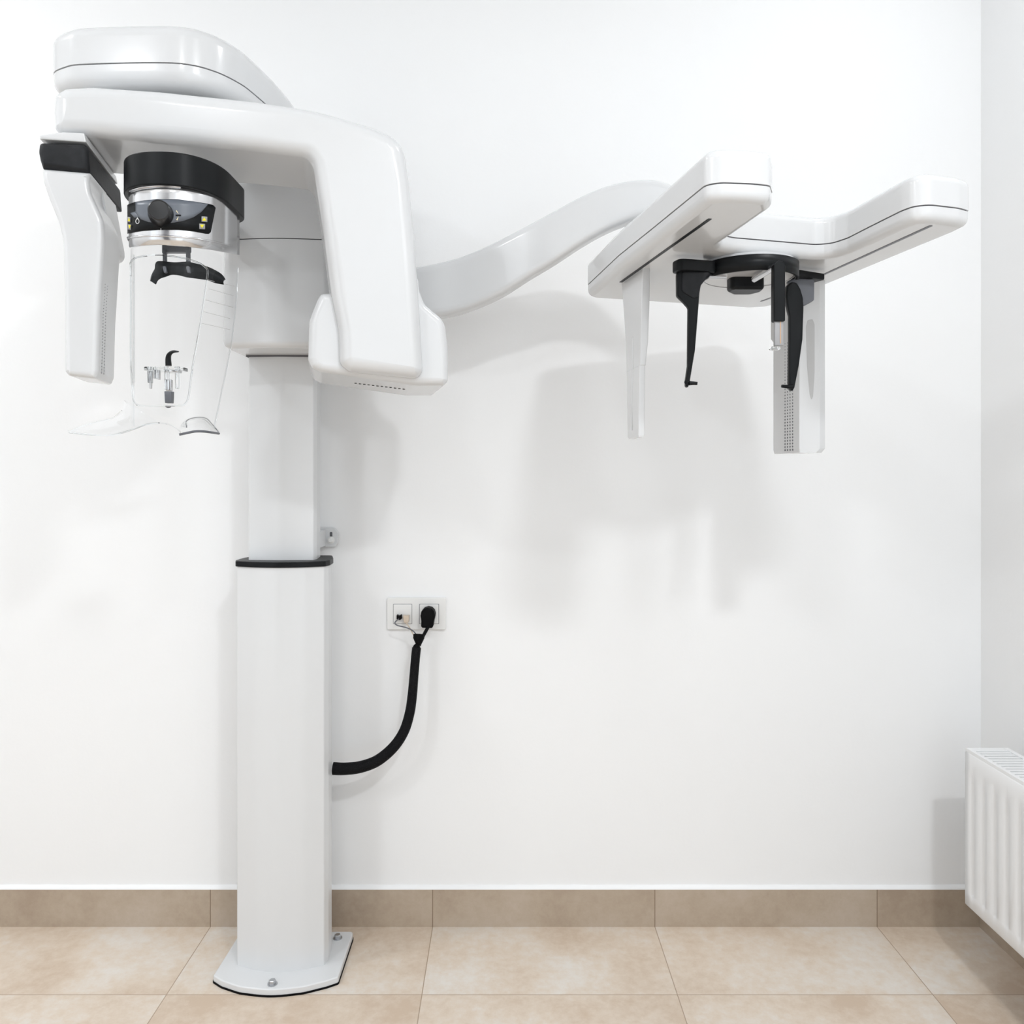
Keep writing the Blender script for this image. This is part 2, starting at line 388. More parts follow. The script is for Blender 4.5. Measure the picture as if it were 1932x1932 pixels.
# tube head behind / around the lower end of the arm
hc = [(600, 562), (590, 586), (583, 606), (581, 678), (588, 693), (604, 701), (700, 715), (783, 727), (838, 727), (846, 718), (846, 655), (841, 613), (833, 599), (817, 586), (802, 573), (792, 548), (790, 520), (640, 540), (622, 552), (606, 553)]
hprof = [hitv(x, y, .035) for x, y in hc]
hprof = fillet(hprof, [.01, .01, .01, .012, .012, .02, .2, .1, .008, .008, .05, .03, .02, .03, .02, .02, .01, .01, .01, .006], 4)
b = NB(); prism(b, hprof, .030, .275, UZ, .016, .02, 5); tubeh = obj('tube_head', b, M_white, mach, ang=40)
h0 = hitv(604, 701, .035); h1 = hitv(783, 727, .035)
def bottom_z(u): return h0[1]+(h1[1]-h0[1])*(u-h0[0])/(h1[0]-h0[0])
b = NB()
for k in range(12):
    px = 671+91*k/11; py = 723+11*k/11
    best = None
    for i in range(300):
        v = .02+.22*i/300; u, z = hitv(px, py, v); e = abs(z-bottom_z(u))
        if best is None or e < best[0]: best = (e, u, v)
    vv = max(best[2], .056)
    c = LW(best[1], vv, bottom_z(best[1])+.002)
    lathe(b, c, (0, 0, -1), [(.0027, 0), (.0027, .0030)], 10)
obj('vent_hole', b, M_black, tubeh, label='row of small round dark vent holes')
# --- sensor head on the left end
uL = hitv(72, 263, -.01); uR = hitv(164, 270, -.01)
ztop = uL[1]+.001; zbt = hitv(75, 315, -.01)[1]
blk = [(72, 266), (70, 285), (73, 300), (78, 316), (168, 324), (165.5, 297), (164, 270)]
bp_ = fillet([hitv(x, y, -.01) for x, y in blk], [.008, .03, .03, .004, .004, .02, .012], 4)
b = NB(); prism(b, bp_, -.01, .235, UZ, .012, .01, 4); band = obj('sensor_band', b, M_blackm, mach, label='black band at the top of the sensor head')
bs = NB()
sc = [(78, 316), (80, 342), (90, 372), (110, 420), (117, 455), (120, 560), (121, 700), (128, 708), (178, 714), (184, 700), (187, 590), (196, 450), (194, 415), (182, 388), (170, 362), (167, 340), (170, 324)]
spf = fillet([hitv(x, y, -.006) for x, y in sc], [.004, .03, .1, .1, .1, .3, .006, .006, .006, .02, .3, .05, .05, .05, .05, .03, .004], 4)
prism(bs, spf, -.006, .118, UZ, .010, .012, 4)
sens = obj('sensor_head', bs, M_white, mach, ang=40)
b = NB(); q0 = hitv(110, 324, -.006); q1 = hitv(170, 324, -.006); q2 = hitv(184, 395, -.006); q3 = hitv(196, 450, -.006); q4 = hitv(130, 450, -.006)
prism(b, fillet([(q0[0], q0[1]), (q1[0]-.002, q1[1]), (q2[0]-.003, q2[1]), (q3[0]-.004, q3[1]), (q4[0], q4[1])], [.01, .004, .03, .04, .02], 5), .08, .20, UZ, 0, .02, 4)
obj('sensor_neck', b, M_white, mach)
b = NB(); a0 = hitv(196, 450, -.006); a1 = hitv(187, 590, -.006); a2_ = hitv(184, 700, -.006)
for k in range(30):
    for c_ in range(2):
        t = k/29; z = 1.405+.165*t
        p_, q_ = (a1, a2_) if z < a1[1] else (a0, a1)
        u = p_[0]+(q_[0]-p_[0])*(z-p_[1])/(q_[1]-p_[1])+.0004
        r = .0017*(1.15-.8*t)
        v = .020+c_*.016
        lathe(b, LW(u-.0010, v, z), (ct, st, 0), [(r, 0), (r, .0016)], 8)
obj('perforation', b, M_btn, sens, label='two columns of small grey perforations')
# white ledge joining slab and band
b = NB(); prism(b, fillet([hitv(76, 256, 0), hitv(120, 250, 0), hitv(160, 252, 0), hitv(164, 270, 0), hitv(76, 264, 0)], .002, 2), -.004, .22, UZ, .003, .003, 2)
obj('sensor_mount', b, M_white, mach)
# ------------------------------------------------------------------ head support: U-shaped ring, panel, shield
UCX, UHW = -.618, .0945
def uplan(off=0.0, n=64, back=1.667, hw=UHW, fr=1.45, c=1.57):
    """plan curve from left back round the front to right back, moved inwards by off; returns (X, d)"""
    pts = []; m = 12
    for k in range(m): pts.append((UCX-hw+off, back-(back-c)*k/m))
    for k in range(n+1):
        f = PI*k/n; e = 2/2.35
        cx, cy = -math.cos(f), math.sin(f)
        X = UCX+(hw-off)*math.copysign(abs(cx)**e, cx); Y = c-(c-fr-off)*abs(cy)**e
        pts.append((X, Y))
    for k in range(1, m+1): pts.append((UCX+hw-off, c+(back-c)*k/m))
    return pts
def hit_u(px, cur):
    pr = [CX+F*x/d for x, d in cur]; i0 = min(range(len(pr)), key=lambda i: pr[i])
    if px <= pr[i0]: return cur[i0]
    for i in range(i0, len(pr)-1):
        if pr[i] <= px <= pr[i+1]:
            t = (px-pr[i])/(pr[i+1]-pr[i]+1e-9)
            return (cur[i][0]*(1-t)+cur[i+1][0]*t, cur[i][1]*(1-t)+cur[i+1][1]*t)
    return cur[-1]
def ypoly(pl_, x):
    for (x0, y0), (x1, y1) in zip(pl_[:-1], pl_[1:]):
        if x0 <= x <= x1: return y0+(y1-y0)*(x-x0)/(x1-x0+1e-9)
    return pl_[0][1] if x < pl_[0][0] else pl_[-1][1]
def patch(name, top, bot, off, th, m, parent, n=24, rows=4, label=None):
    """a patch that follows the curved panel: top and bottom edges as outlines seen from the front"""
    cur = uplan(off); x0, x1 = top[0][0], top[-1][0]; g = []
    for r in range(rows+1):
        row = []
        for i in range(n+1):
            x = x0+(x1-x0)*i/n; xt = x; yt = ypoly(top, x); xb = bot[0][0]+(bot[-1][0]-bot[0][0])*i/n; yb = ypoly(bot, xb)
            q = r/rows; px = xt*(1-q)+xb*q; py = yt*(1-q)+yb*q
            X, d = hit_u(px, cur); row.append(Vector((X, d-D, H+(CY-py)/F*d)))
        g.append(row)
    b = NB(); grid(b, g); b.normal_update()
    o = obj(name, b, m, parent, label=label)
    # outward = away from the centre of the U
    me = o.data; c = Vector((UCX, 1.60-D, 0)); f = me.polygons[len(me.polygons)//2]
    if f.normal.dot(f.center-Vector((c.x, c.y, f.center.z))) < 0: me.flip_normals()
    solid(o, th, 1); return o
zr0, zr1 = H+.513, H+.5725
cur = uplan(0)
# ring: slightly lower towards the back as in the photo
def ringpart(name, cur_, z0, z1, th, m, parent, label=None):
    b = NB(); grid(b, [[Vector((x, d-D, z)) for x, d in cur_] for z in (z0, z1)])
    o = obj(name, b, m, parent, label=label, ang=60)
    me = o.data; f = me.polygons[len(me.polygons)//2]
    if f.normal.y > 0: me.flip_normals()
    solid(o, th, -1); bev(o, .0025, 3, 60); return o
def curl(c_, k=7, dep_=.050, win=.05):
    a = c_[0]; e = c_[-1]
    L_ = [(a[0]+win*(1-math.cos(PI/2*i/k)), a[1]+dep_*math.sin(PI/2*i/k)) for i in range(k, 0, -1)]
    R_ = [(e[0]-win*(1-math.cos(PI/2*i/k)), e[1]+dep_*math.sin(PI/2*i/k)) for i in range(1, k+1)]
    return L_+list(c_)+R_
cur = curl(uplan(0, 64, 1.635))
ring = ringpart('head_support_ring', cur, zr0, zr1, .014, M_black, mach, 'black curved band around the top of the control panel')
b = NB(); prism(b, [XD(-.690, 1.60), XD(-.600, 1.60), XD(-.612, 1.90), XD(-.64, 1.90)], zr0+.012, zr1-.004, XY); obj('support_bridge', b, M_white, mach)
# silver panel
pc = uplan(.010)
pan = patch('control_panel', [(233, 366), (240, 358), (262, 350), (300, 344), (340, 346), (400, 354), (449, 372)], [(233, 472), (245, 467), (268, 464), (300, 462), (355, 466), (400, 472), (449, 481)], .010, .003, M_silver, mach, 40, 6, 'silver curved control panel')
patch('rib', [(234, 451), (245, 447), (268, 445), (310, 444.5), (360, 448), (400, 454), (435, 463)], [(234, 456), (245, 451), (268, 448), (310, 447), (360, 451), (400, 457), (435, 466)], .0085, .004, M_silver, pan, 36, 2)
patch('rib', [(236, 366), (245, 359), (268, 352.5), (300, 350), (345, 352), (400, 362), (430, 371)], [(236, 369), (245, 362), (268, 355), (300, 352), (345, 354), (400, 364), (430, 373)], .0085, .003, M_silver, pan, 36, 2)
blackp = patch('display_face', [(235.5, 390), (241, 386.5), (255, 381.5), (275, 378), (299, 376), (338, 376.5), (370, 381), (397, 385.5), (403, 388), (406, 392)],
      [(237.5, 442), (250, 438.5), (269, 435.5), (299, 433.6), (338, 433.6), (365, 436.5), (392, 441.5), (395, 441), (397, 438)], .0068, .0012, M_black, pan, 44, 4, 'black control face with knob and arrows')
gp_top = [(256, 381.5), (275, 378.3), (299, 376.3), (338, 376.8), (370, 381.3), (392, 385.3)]
gp_bot = [(256, 402), (266, 414), (280, 419), (299, 421), (325, 420.5), (345, 417), (365, 410), (380, 400), (392, 385.8)]
patch('grey_print', gp_top, gp_bot, .0055, .0004, M_panelgrey, blackp, 40, 4, 'grey printed arc')
patch('grey_print', [(246, 402), (256, 399)], [(254, 411), (262, 410)], .0055, .0004, M_panelgrey, blackp, 4, 2)
def onp(px, py, off=.0048):
    X, d = hit_u(px, uplan(off)); return Vector((X, d-D, H+(CY-py)/F*d))
def nrm(px):
    a, c = onp(px-3, 400), onp(px+3, 400); t = (c-a); return Vector((t.y, -t.x, 0)).normalized()
# knob
n_ = nrm(302)
n_ = (n_+Vector((.35, -.4, 0))).normalized()
b = NB(); lathe(b, onp(304, 405, .006), n_, [(.0215, -.002), (.0215, .006), (.0195, .010), (.0190, .024), (.0185, .026), (.0165, .0275), (.0160, .0268), (.004, .0275)], 40)
obj('knob', b, mat('knob_plastic', (.012, .012, .013), .3, spec=.5, var=.1), pan, label='round black turning knob')
def quad(px, py, wx, wy, off, th, m, name, par, lab=None, skew=0):
    patch(name, [(px-wx, py-wy), (px+wx, py-wy+skew)], [(px-wx, py+wy), (px+wx, py+wy+skew)], off, th, m, par, 4, 1, lab)
for (px, py, up, wx) in ((385.2, 413.3, 1, 5.2), (381, 427, 0, 5.2), (243.6, 414, 1, 2.6), (244.8, 428, 0, 2.6)):
    quad(px, py, wx, 5.0, .0052, .0012, M_btn, 'button', pan, None, .8)
    s = 3.2; a = [onp(px-wx*.78, py+(s if up else -s), .0036), onp(px+wx*.78, py+(s if up else -s), .0036), onp(px, py-(s if up else -s), .0036)]
    b = NB(); nn = nrm(px)*.0006; v0 = [b.verts.new(p) for p in a]; v1 = [b.verts.new(p+nn) for p in a]
    b.faces.new(v0[::-1]); b.faces.new(v1)
    for i in range(3): b.faces.new((v0[i], v0[(i+1) % 3], v1[(i+1) % 3], v1[i]))
    obj('arrow', b, M_yellow, pan, label='yellow %s arrow' % ('up' if up else 'down'))
# ring symbol and little print marks
b = NB(); tube(b, [onp(259.3+3.2*math.cos(2*PI*k/20), 417.5+4.4*math.sin(2*PI*k/20), .005) for k in range(21)], .00055, 6)
tube(b, [onp(257.8, 413.5, .005), onp(259.6, 410.8, .005), onp(261, 413.5, .005)], .0006, 6)
obj('ring_symbol', b, M_print, pan, label='white ring symbol')
b = NB(); tube(b, [onp(303.5, 430.5, .005), onp(303.5, 434, .005)], .0004, 6); obj('mark', b, M_print, pan)
b = NB(); tube(b, [onp(332.5, 397.5, .0052), onp(335, 401, .0052), onp(336.5, 403.5, .0052)], [.0011, .0006, .0003], 6)
tube(b, [onp(333.5, 415.5, .0052), onp(335, 412.5, .0052), onp(336.5, 408.5, .0052)], [.0013, .0008, .0003], 6)
obj('mark', b, mat('pale_yellow_print', (.85, .75, .5), .5, var=.03), pan)
quad(336.5, 406.5, 5, 1.4, .0052, .0006, M_black, 'mark', pan)
# --- clear acrylic shield below
cs = uplan(.0115)
RE = [(470, 449.5), (520, 448.5), (560, 446.5), (600, 443), (640, 438), (680, 431), (720, 423), (760, 414), (800, 403), (840, 392)]
def redge(py):
    for (y0, x0), (y1, x1) in zip(RE[:-1], RE[1:]):
        if y0 <= py <= y1: return x0+(x1-x0)*(py-y0)/(y1-y0)
    return RE[0][1] if py < RE[0][0] else RE[-1][1]
LEN = [0]
for (x0, d0), (x1, d1) in zip(cs[:-1], cs[1:]): LEN.append(LEN[-1]+math.hypot(x1-x0, d1-d0))
def at_len(s):
    for i in range(len(LEN)-1):
        if LEN[i] <= s <= LEN[i+1]:
            t = (s-LEN[i])/(LEN[i+1]-LEN[i]+1e-9); return (cs[i][0]*(1-t)+cs[i+1][0]*t, cs[i][1]*(1-t)+cs[i+1][1]*t)
    return cs[-1]
s_left = .128
zt_, zb_ = H+.412, H+.098
rowsS = []; edgeR = []; NC = 48
for r in range(41):
    z = zt_+(zb_-zt_)*r/40; sR = LEN[-1]
    for k in range(400):
        s = LEN[-1]*(1-k/400)
        if s < LEN[-1]*.3: break
        X, d = at_len(s)
        if CX+F*X/d <= redge(CY-(z-H)*F/d): sR = s; break
    flare = max(0, (r-33)/7)**2
    row = []
    for i in range(NC+1):
        s = s_left+(sR-s_left)*i/NC; X, d = at_len(s)
        # bottom corners sweep up: the lower edge is an arch in front
        zz = z
        if r > 30:
            q = (r-30)/10; zz = z+q*q*(-.006+.012*math.cos((i/NC-.45)*PI*1.3))
        row.append(Vector((X, d-D, zz)))
    rowsS.append(row); edgeR.append(row[-1])
b = NB(); grid(b, rowsS); shield = obj('clear_shield', b, M_clear, mach, ang=60, label='clear curved acrylic shield with flared grips')
b = NB(); tube(b, edgeR, .0013, 6); tube(b, [r[0] for r in rowsS], .001, 6); obj('shield_edge', b, M_rim, shield)
# window outline in the shield
wpts = [(240, 520), (239, 505), (243, 495), (255, 487), (275, 482.5), (300, 481), (330, 484), (355, 489), (375, 496), (386, 503), (392, 511), (390, 530), (385, 565), (378, 610), (371, 650), (366, 676),
        (362, 700), (358, 730), (355, 750), (350, 761), (340, 765), (300, 766), (265, 765), (256, 761), (251, 750), (249, 720), (246, 680), (242, 620), (240, 560)]
def ons(px, py, off=.0115):
    X, d = hit_u(px, uplan(off)); return Vector((X, d-D, H+(CY-py)/F*d))
wp = [ons(px, py) for px, py in wpts]; wp = smooth_open(wp+[wp[0]], 4)
b = NB(); tube(b, wp, .0016, 8); obj('window_rim', b, M_rim, shield, label='rounded rim of the opening in the shield')
b = NB()
for (x0, y0, x1, y1) in ((392, 528, 442, 540), (394, 545, 441, 558), (388, 566, 440, 580), (384, 588, 434, 601), (381, 610, 434, 622)):
    tube(b, [ons(x0+(x1-x0)*k/5, y0+(y1-y0)*k/5, .011) for k in range(6)], .0004, 5)
obj('scale_line', b, M_lightgrey, shield, label='faint engraved level lines')
# flared grips
def loft2(name, A, B, m, par, th=.003, bulge=0.0, rows=8, lab=None):
    A = smooth_open(A, 5); B = smooth_open(B, 5); g = []
    for r in range(rows+1):
        q = r/rows; g.append([a*(1-q)+c*q+Vector((0, -1, .6))*bulge*math.sin(PI*q) for a, c in zip(A, B)])
    b = NB(); grid(b, g); o = obj(name, b, m, par, ang=70, label=lab); solid(o, th, 0); return o
gA = [P(235, 755, 1.50), P(230, 775, 1.50), P(212, 789, 1.51), P(180, 797, 1.52), P(150, 806, 1.52), P(131, 815, 1.52)]
gB = [P(300, 798, 1.445), P(275, 801, 1.45), P(245, 812, 1.45), P(210, 821, 1.46), P(170, 820, 1.48), P(131, 816, 1.51)]
loft2('grip', gA, gB, M_clear, shield, .003, .004)
b = NB(); tube(b, smooth_open(gB, 6), .0016, 6); tube(b, smooth_open(gA[1:], 6), .0012, 6); obj('grip_edge', b, M_rim, shield)
hA = [P(352, 806, 1.49), P(352, 794, 1.52), P(368, 788, 1.54), P(388, 789, 1.56), P(400, 800, 1.57), P(413, 816, 1.57)]
hB = [P(338, 820, 1.46), P(352, 817, 1.465), P(368, 814, 1.47), P(384, 814, 1.48), P(400, 816, 1.50), P(413, 818, 1.53)]
loft2('grip', hA, hB, M_clear, shield, .004, .010)
b = NB(); tube(b, smooth_open(hB, 6), .0022, 6); tube(b, smooth_open(hA, 6), .0010, 6); obj('grip_edge', b, M_grey, shield)
b = NB(); tube(b, smooth_open([P(300, 798, 1.445), P(320, 801, 1.447), P(338, 812, 1.455), P(340, 820, 1.46)], 5), .0009, 6); obj('shield_edge', b, M_rim, shield)
# --- temple support
def flat(b, pts, d, th, r=.002, n=3, rr=.0015):
    """outline standing in the plane at distance d, th deep"""
    poly = fillet([((x-CX)/F*d, H+(CY-y)/F*d) for x, y in pts], r, n)
    prism(b, poly, d-D, d-D+th, lambda a, c, w_: Vector((a, w_, c)), rr, rr, 2)
ts = NB(); flat(ts, [(305, 455), (357, 455), (357, 474), (349, 476), (313, 476), (305, 478)], 1.515, .012)
temple = obj('temple_support', ts, M_grey, mach, label='grey bracket with black curved temple pads')
for xs in ((306, 312.5), (350, 357)):
    b = NB(); flat(b, [(xs[0], 470), (xs[1], 470), (xs[1]+.5, 503), (xs[0]+.5, 503)], 1.513, .008); obj('post', b, M_grey, temple)
b = NB(); up = [(290, 532), (292, 519), (297, 509), (298, 499), (303, 497), (330, 499.5), (352, 498), (365, 500), (385, 505), (400, 511), (415, 520), (422, 530)]
dn = [(291, 535), (296, 529), (303, 524.5), (316, 521), (326, 517.5), (338, 517.5), (350, 521), (360, 524), (375, 526), (390, 528), (405, 533), (421, 534)]
U_ = smooth_open([P(x, y, 1.50+.0007*max(0, x-360)) for x, y in up], 4); L_ = smooth_open([P(x, y, 1.495+.0007*max(0, x-360)) for x, y in dn], 4)
grid(b, [[a*(1-k/4)+c*k/4+Vector((0, -.006*math.sin(PI*k/4), 0)) for a, c in zip(U_, L_)] for k in range(5)])
o = obj('temple_pad', b, M_black, temple, ang=60); solid(o, .010, 0); bev(o, .002, 2, 50)
for xs in (306, 350):
    b = NB(); flat(b, [(xs, 502), (xs+6, 501), (xs+8, 514), (xs+3, 515)], 1.482, .012); obj('clip', b, M_grey, temple)
# --- chin rest
ch = NB(); prism(ch, fillet([XD(-.655, 1.475), XD(-.583, 1.475), XD(-.583, 1.51), XD(-.655, 1.51)], .010, 5), H+.187, H+.193, XY, .001, .001, 2)
for k, (x0, x1, yb) in enumerate(((277, 284, 722), (288, 294, 714), (309, 316, 735), (329, 335, 733))):
    flat(ch, [(x0, 692), (x1, 692), (x1, yb), (x0+1, yb)], 1.478, .012, .001)
chin = obj('chin_rest', ch, M_rim, mach, label='clear plastic chin rest')
for d_ in (0,):
    b = NB(); flat(b, [(281, 700), (286, 700), (284, 733), (281, 733)], 1.484, .008, .001); flat(b, [(296, 698), (300, 698), (300, 716), (296, 716)], 1.484, .008, .001)
    flat(b, [(312, 716), (323, 716), (323, 737), (312, 737)], 1.484, .008, .001); flat(b, [(310, 697), (336, 697), (335, 702), (311, 702)], 1.482, .02, .001)
    obj('inner_fitting', b, M_silver, chin)
b = NB(); flat(b, [(309.5, 738), (323.5, 738), (322.5, 760), (310.5, 760)], 1.482, .014, .001); obj('post', b, M_grey, chin, label='dark grey post')
b = NB(); lathe(b, P(317.5, 766, 1.488), (0, 0, -1), [(.0052, 0), (.0048, .002), (.002, .0038)], 16); obj('post_tip', b, M_grey, chin)
b = NB(); hp = smooth_open([P(318, 690, 1.49), P(317.5, 676, 1.49), P(320, 668, 1.488), (P(327, 663.5, 1.486)), P(337, 663.5, 1.484)], 5)
nH = len(hp); tube(b, hp, [.0066-.0052*(k/(nH-1))**1.5 for k in range(nH)], 12, .8); obj('bite_hook', b, M_black, chin, label='black curved bite hook')
# ------------------------------------------------------------------ cephalometric arm and head
stn = [(640, 512, 610, 1.98), (720, 508, 604, 1.98), (788, 501, 600, 1.97), (850, 488, 592, 1.96), (900, 470, 576, 1.94), (950, 446, 553, 1.92), (1000, 420, 521, 1.90), (1050, 393, 491, 1.87), (1100, 366, 458, 1.84),
       (1150, 346, 430, 1.81), (1200, 336, 411, 1.78), (1250, 338, 402, 1.75), (1300, 362, 402, 1.72), (1350, 390, 420, 1.69)]
cen = smooth_open([Vector(((px-CX)/F*d, d-D, 0)) for px, a, c, d in stn], 4)
zz = smooth_open([Vector((H+(CY-a)/F*d, H+(CY-c)/F*d, 0)) for px, a, c, d in stn], 4)
b = NB(); prev = None; vr = []
for c, z in zip(cen, zz):
    zt2, zb2 = z.x, z.y; hd = .032; r = min(.020, (zt2-zb2)*.3)
    pts = fillet([(0, zb2), (2*hd, zb2), (2*hd, zt2), (0, zt2)], r, 5)
    vr.append([b.verts.new(Vector((c.x, c.y+p[0], p[1]))) for p in pts])
for A, B in zip(vr[:-1], vr[1:]):
    for i in range(len(A)): j = (i+1) % len(A); b.faces.new((A[i], A[j], B[j], B[i]))
b.faces.new(vr[0][::-1]); b.faces.new(vr[-1])
obj('side_arm', b, M_white, mach, ang=45, label='long curved white arm reaching to the skull unit')
zq = H+.42
cp_ = [(.184, 1.827), (.22, 1.574), (.254, 1.397), (.2925, 1.190), (.312, 1.179), (.36, 1.184), (.388, 1.192), (.402, 1.225), (.383, 1.36), (.374, 1.412), (.384, 1.440), (.41, 1.455), (.529, 1.487), (.572, 1.499), (.598, 1.490), (.612, 1.457),
       (.6214, 1.391), (.6346, 1.307), (.643, 1.285), (.6643, 1.276), (.72, 1.293), (.745, 1.308), (.744, 1.34), (.690, 1.66), (.650, 1.90), (.625, 1.945), (.585, 1.958), (.27, 1.868), (.20, 1.848)]
cpl = smooth_closed(fillet([XD(x, d) for x, d in cp_], [.03, .3, .3, .02, .03, .1, .015, .015, .1, .02, .02, .03, .2, .05, .03, .04, .2, .05, .02, .03, .03, .01, .01, .3, .05, .02, .03, .1, .02], 4), 1)
b = NB(); prism(b, cpl, zq+.001, zq+.052, XY, 0, .014, 5); ceph = obj('skull_unit_housing', b, M_white, mach, ang=30, label='white two-pronged housing of the skull unit')
ci = cpl if area2(cpl) > 0 else cpl[::-1]
b = NB(); prism(b, offset_in(ci, .0008), zq-.025, zq-.001, XY, .014, 0, 5); obj('lower_shell', b, M_white, ceph, ang=30)
b = NB(); prism(b, offset_in(ci, .003), zq-.003, zq+.003, XY); obj('shell_seam', b, M_dark, ceph, label='dark joint line around the housing')
zu = zq-.025
def under(px, py, h=.3945): d = F*h/(CY-py); return Vector(((px-CX)/F*d, d-D, 0))
def slot(a, c, wd, m, name='slot'):
    a = under(*a); c = under(*c); t = (c-a).normalized(); n = Vector((-t.y, t.x, 0))*wd/2
    b = NB(); prism(b, fillet([((a+n).x, (a+n).y), ((c+n).x, (c+n).y), ((c-n).x, (c-n).y), ((a-n).x, (a-n).y)], wd*.35, 3), zu-.0006, zu+.004, XY); return obj(name, b, m, ceph, label='dark slot in the underside')
slot((1340, 413), (1171, 533), .0065, M_black); slot((1757, 426), (1546, 522), .0065, M_grey); slot((1455, 562), (1436, 569), .006, M_grey)
# left hanging collimator blade
def blade_rows(b, rows, r=.003):
    """rows: list of (z, [4 plan corners]) -> rounded column"""
    vr = []
    for z, c in rows: vr.append([b.verts.new((x, y, z)) for x, y in fillet([XD(*p) for p in c], r, 3)])
    for A, B in zip(vr[:-1], vr[1:]):
        for i in range(len(A)): j = (i+1) % len(A); b.faces.new((A[i], A[j], B[j], B[i]))
    b.faces.new(vr[0][::-1]); b.faces.new(vr[-1])
def corners(fl, fr, bl, d0, d1, wd):
    """front-left px, front-right px at d0; back-left px at d1"""
    a = ((fl-CX)/F*d0, d0); c = ((fr-CX)/F*(d0+.002), d0+.002); e = ((bl-CX)/F*d1, d1); g = (e[0]+(c[0]-a[0]), d1+.002)
    return [a, c, g, e]
b = NB()
rw = [(zu+.002, corners(1212.5, 1227, 1172, 1.572, 1.70, 0)), (1.545, corners(1210, 1226, 1177, 1.572, 1.69, 0)), (1.47, corners(1209, 1223, 1181, 1.572, 1.68, 0)), (1.426, corners(1208, 1218.5, 1182, 1.572, 1.68, 0)),
      (1.425, corners(1206.5, 1217.5, 1182, 1.573, 1.68, 0)), (1.292, corners(1204.5, 1216, 1184, 1.573, 1.68, 0)), (1.287, corners(1205, 1215, 1186, 1.575, 1.675, 0))]
blade_rows(b, rw, .003); bl = obj('collimator_blade', b, M_white, mach, ang=25, label='slim white blade hanging from the left prong')
b = NB(); e0 = Vector(P(1196, 636, 1.625)); e1 = Vector(P(1193, 812, 1.632))
for e in (e0, e1): e.x -= .0014
tube(b, [e0, e0*.5+e1*.5, e1], .0022, 8); obj('blade_rib', b, M_white, bl)
# right hanging sensor
b = NB()
def sq(ft, fr, bk, d0=1.665, d1=1.783, ch_=0.0):
    a = ((ft-CX)/F*d0, d0); c0 = ((fr-10-CX)/F*(d0), d0); c = ((fr-CX)/F*(d0+.012), d0+.012); e = ((bk-CX)/F*d1, d1)
    return [a, c0, c, (c[0]-.016, d1), e]
blade_rows(b, [(zu+.002, sq(1508, 1557, 1453)), (1.51, sq(1508, 1557, 1453)), (1.502, sq(1508, 1557, 1458)), (1.268, sq(1508, 1557, 1458)), (1.259, sq(1509, 1550, 1460))], .004)
cs_ = obj('skull_sensor', b, M_white, mach, ang=25, label='wide white sensor blade hanging from the right prong')
b = NB(); d0 = 1.6645
flat(b, [(1521, 616), (1524, 604), (1533, 602), (1537, 612), (1537, 700), (1534, 748), (1531, 755), (1528, 745), (1523, 690)], d0, .0012, .002, 4, .0003); obj('recess', b, M_lightgrey, cs_, label='long grey oval recess')
b = NB(); A0 = Vector(((1508-CX)/F*1.665, 1.665-D, 0)); B0 = Vector(((1458-CX)/F*1.783, 1.783-D, 0)); sd = (B0-A0).normalized(); nn = Vector((-abs(sd.y), -abs(sd.x), 0)).normalized()
for k in range(36):
    for c_ in range(4):
        t = k/35
        if c_ in (0,) and k > 31: continue
        z = 1.266+.225*t; s = .028+.0112*c_; r = .0020-.0011*t
        p = A0+sd*s; lathe(b, Vector((p.x, p.y, z))-nn*.001, nn, [(r, 0), (r, .0016)], 8)
obj('perforation', b, M_grey, cs_, label='four columns of small dark perforations')
# disc, cross bar, ear rods, nose support
dc = Vector((.459, 1.535-D, 0))
b = NB(); lathe(b, (dc.x, dc.y, H+.368), (0, 0, 1), [(.080, 0), (.082, .002), (.082, .027)], 56); disc = obj('turning_disc', b, M_white, mach, label='white turning disc under the skull unit')
b = NB(); tube(b, [Vector((dc.x+.0822*math.cos(2*PI*k/64), dc.y+.0822*math.sin(2*PI*k/64), H+.3675)) for k in range(65)], .0007, 6, caps=False)  # shadow line along the disc, painted as a thin grey ring
obj('disc_shadow_line', b, M_btn, disc, label='thin grey ring drawn as the shadow line of the disc')
b = NB(); rowa = []
for k in range(41):
    f = math.radians(-172+164*k/40); rowa.append((math.cos(f), math.sin(f)))
grid(b, [[Vector((dc.x+.0835*c, dc.y+.0835*s, z)) for c, s in rowa] for z in (H+.361, H+.389)])
o = obj('disc_rim', b, M_black, disc, ang=60, label='black rim around the front of the disc'); solid(o, .006, 1)
bar = P(1282, 503, 1.485), P(1336, 498, 1.505), P(1486, 512, 1.545), P(1544, 520, 1.573)
def barpiece(p0, p1, wd, h, r, z):
    a = Vector((p0.x, p0.y)); c = Vector((p1.x, p1.y)); t = (c-a).normalized(); n = Vector((-t.y, t.x))*wd/2
    b = NB(); prism(b, fillet([tuple(a-n), tuple(c-n), tuple(c+n), tuple(a+n)], r, 5), z, z+h, XY, .003, .003, 2); return b
lb = obj('ear_bar', barpiece(P(1273, 503, 1.475), P(1345, 498, 1.495), .036, .021, .014, H+.364), M_black, mach, label='left black bar carrying an ear rod')
rb = obj('ear_bar', barpiece(P(1484, 512, 1.545), P(1545, 520, 1.585), .030, .013, .004, H+.372), M_black, mach, label='right black bar carrying an ear rod')
for (pts) in ([(1336, 515), (1370, 515)],):
    b = NB(); tube(b, [P(1334, 521, 1.488), P(1368, 522.5, 1.505)], .0040, 12); obj('rod', b, M_silver, lb)
b = NB(); flat(b, [(1277, 511), (1300, 508), (1341, 510), (1341, 521), (1331, 528), (1323, 538), (1320.5, 552), (1319, 572), (1312, 660), (1302, 720), (1299, 731), (1294, 729), (1294, 718), (1298, 690), (1299, 580), (1289, 569), (1277.5, 558)], 1.478, .014, .008, 4, .003)
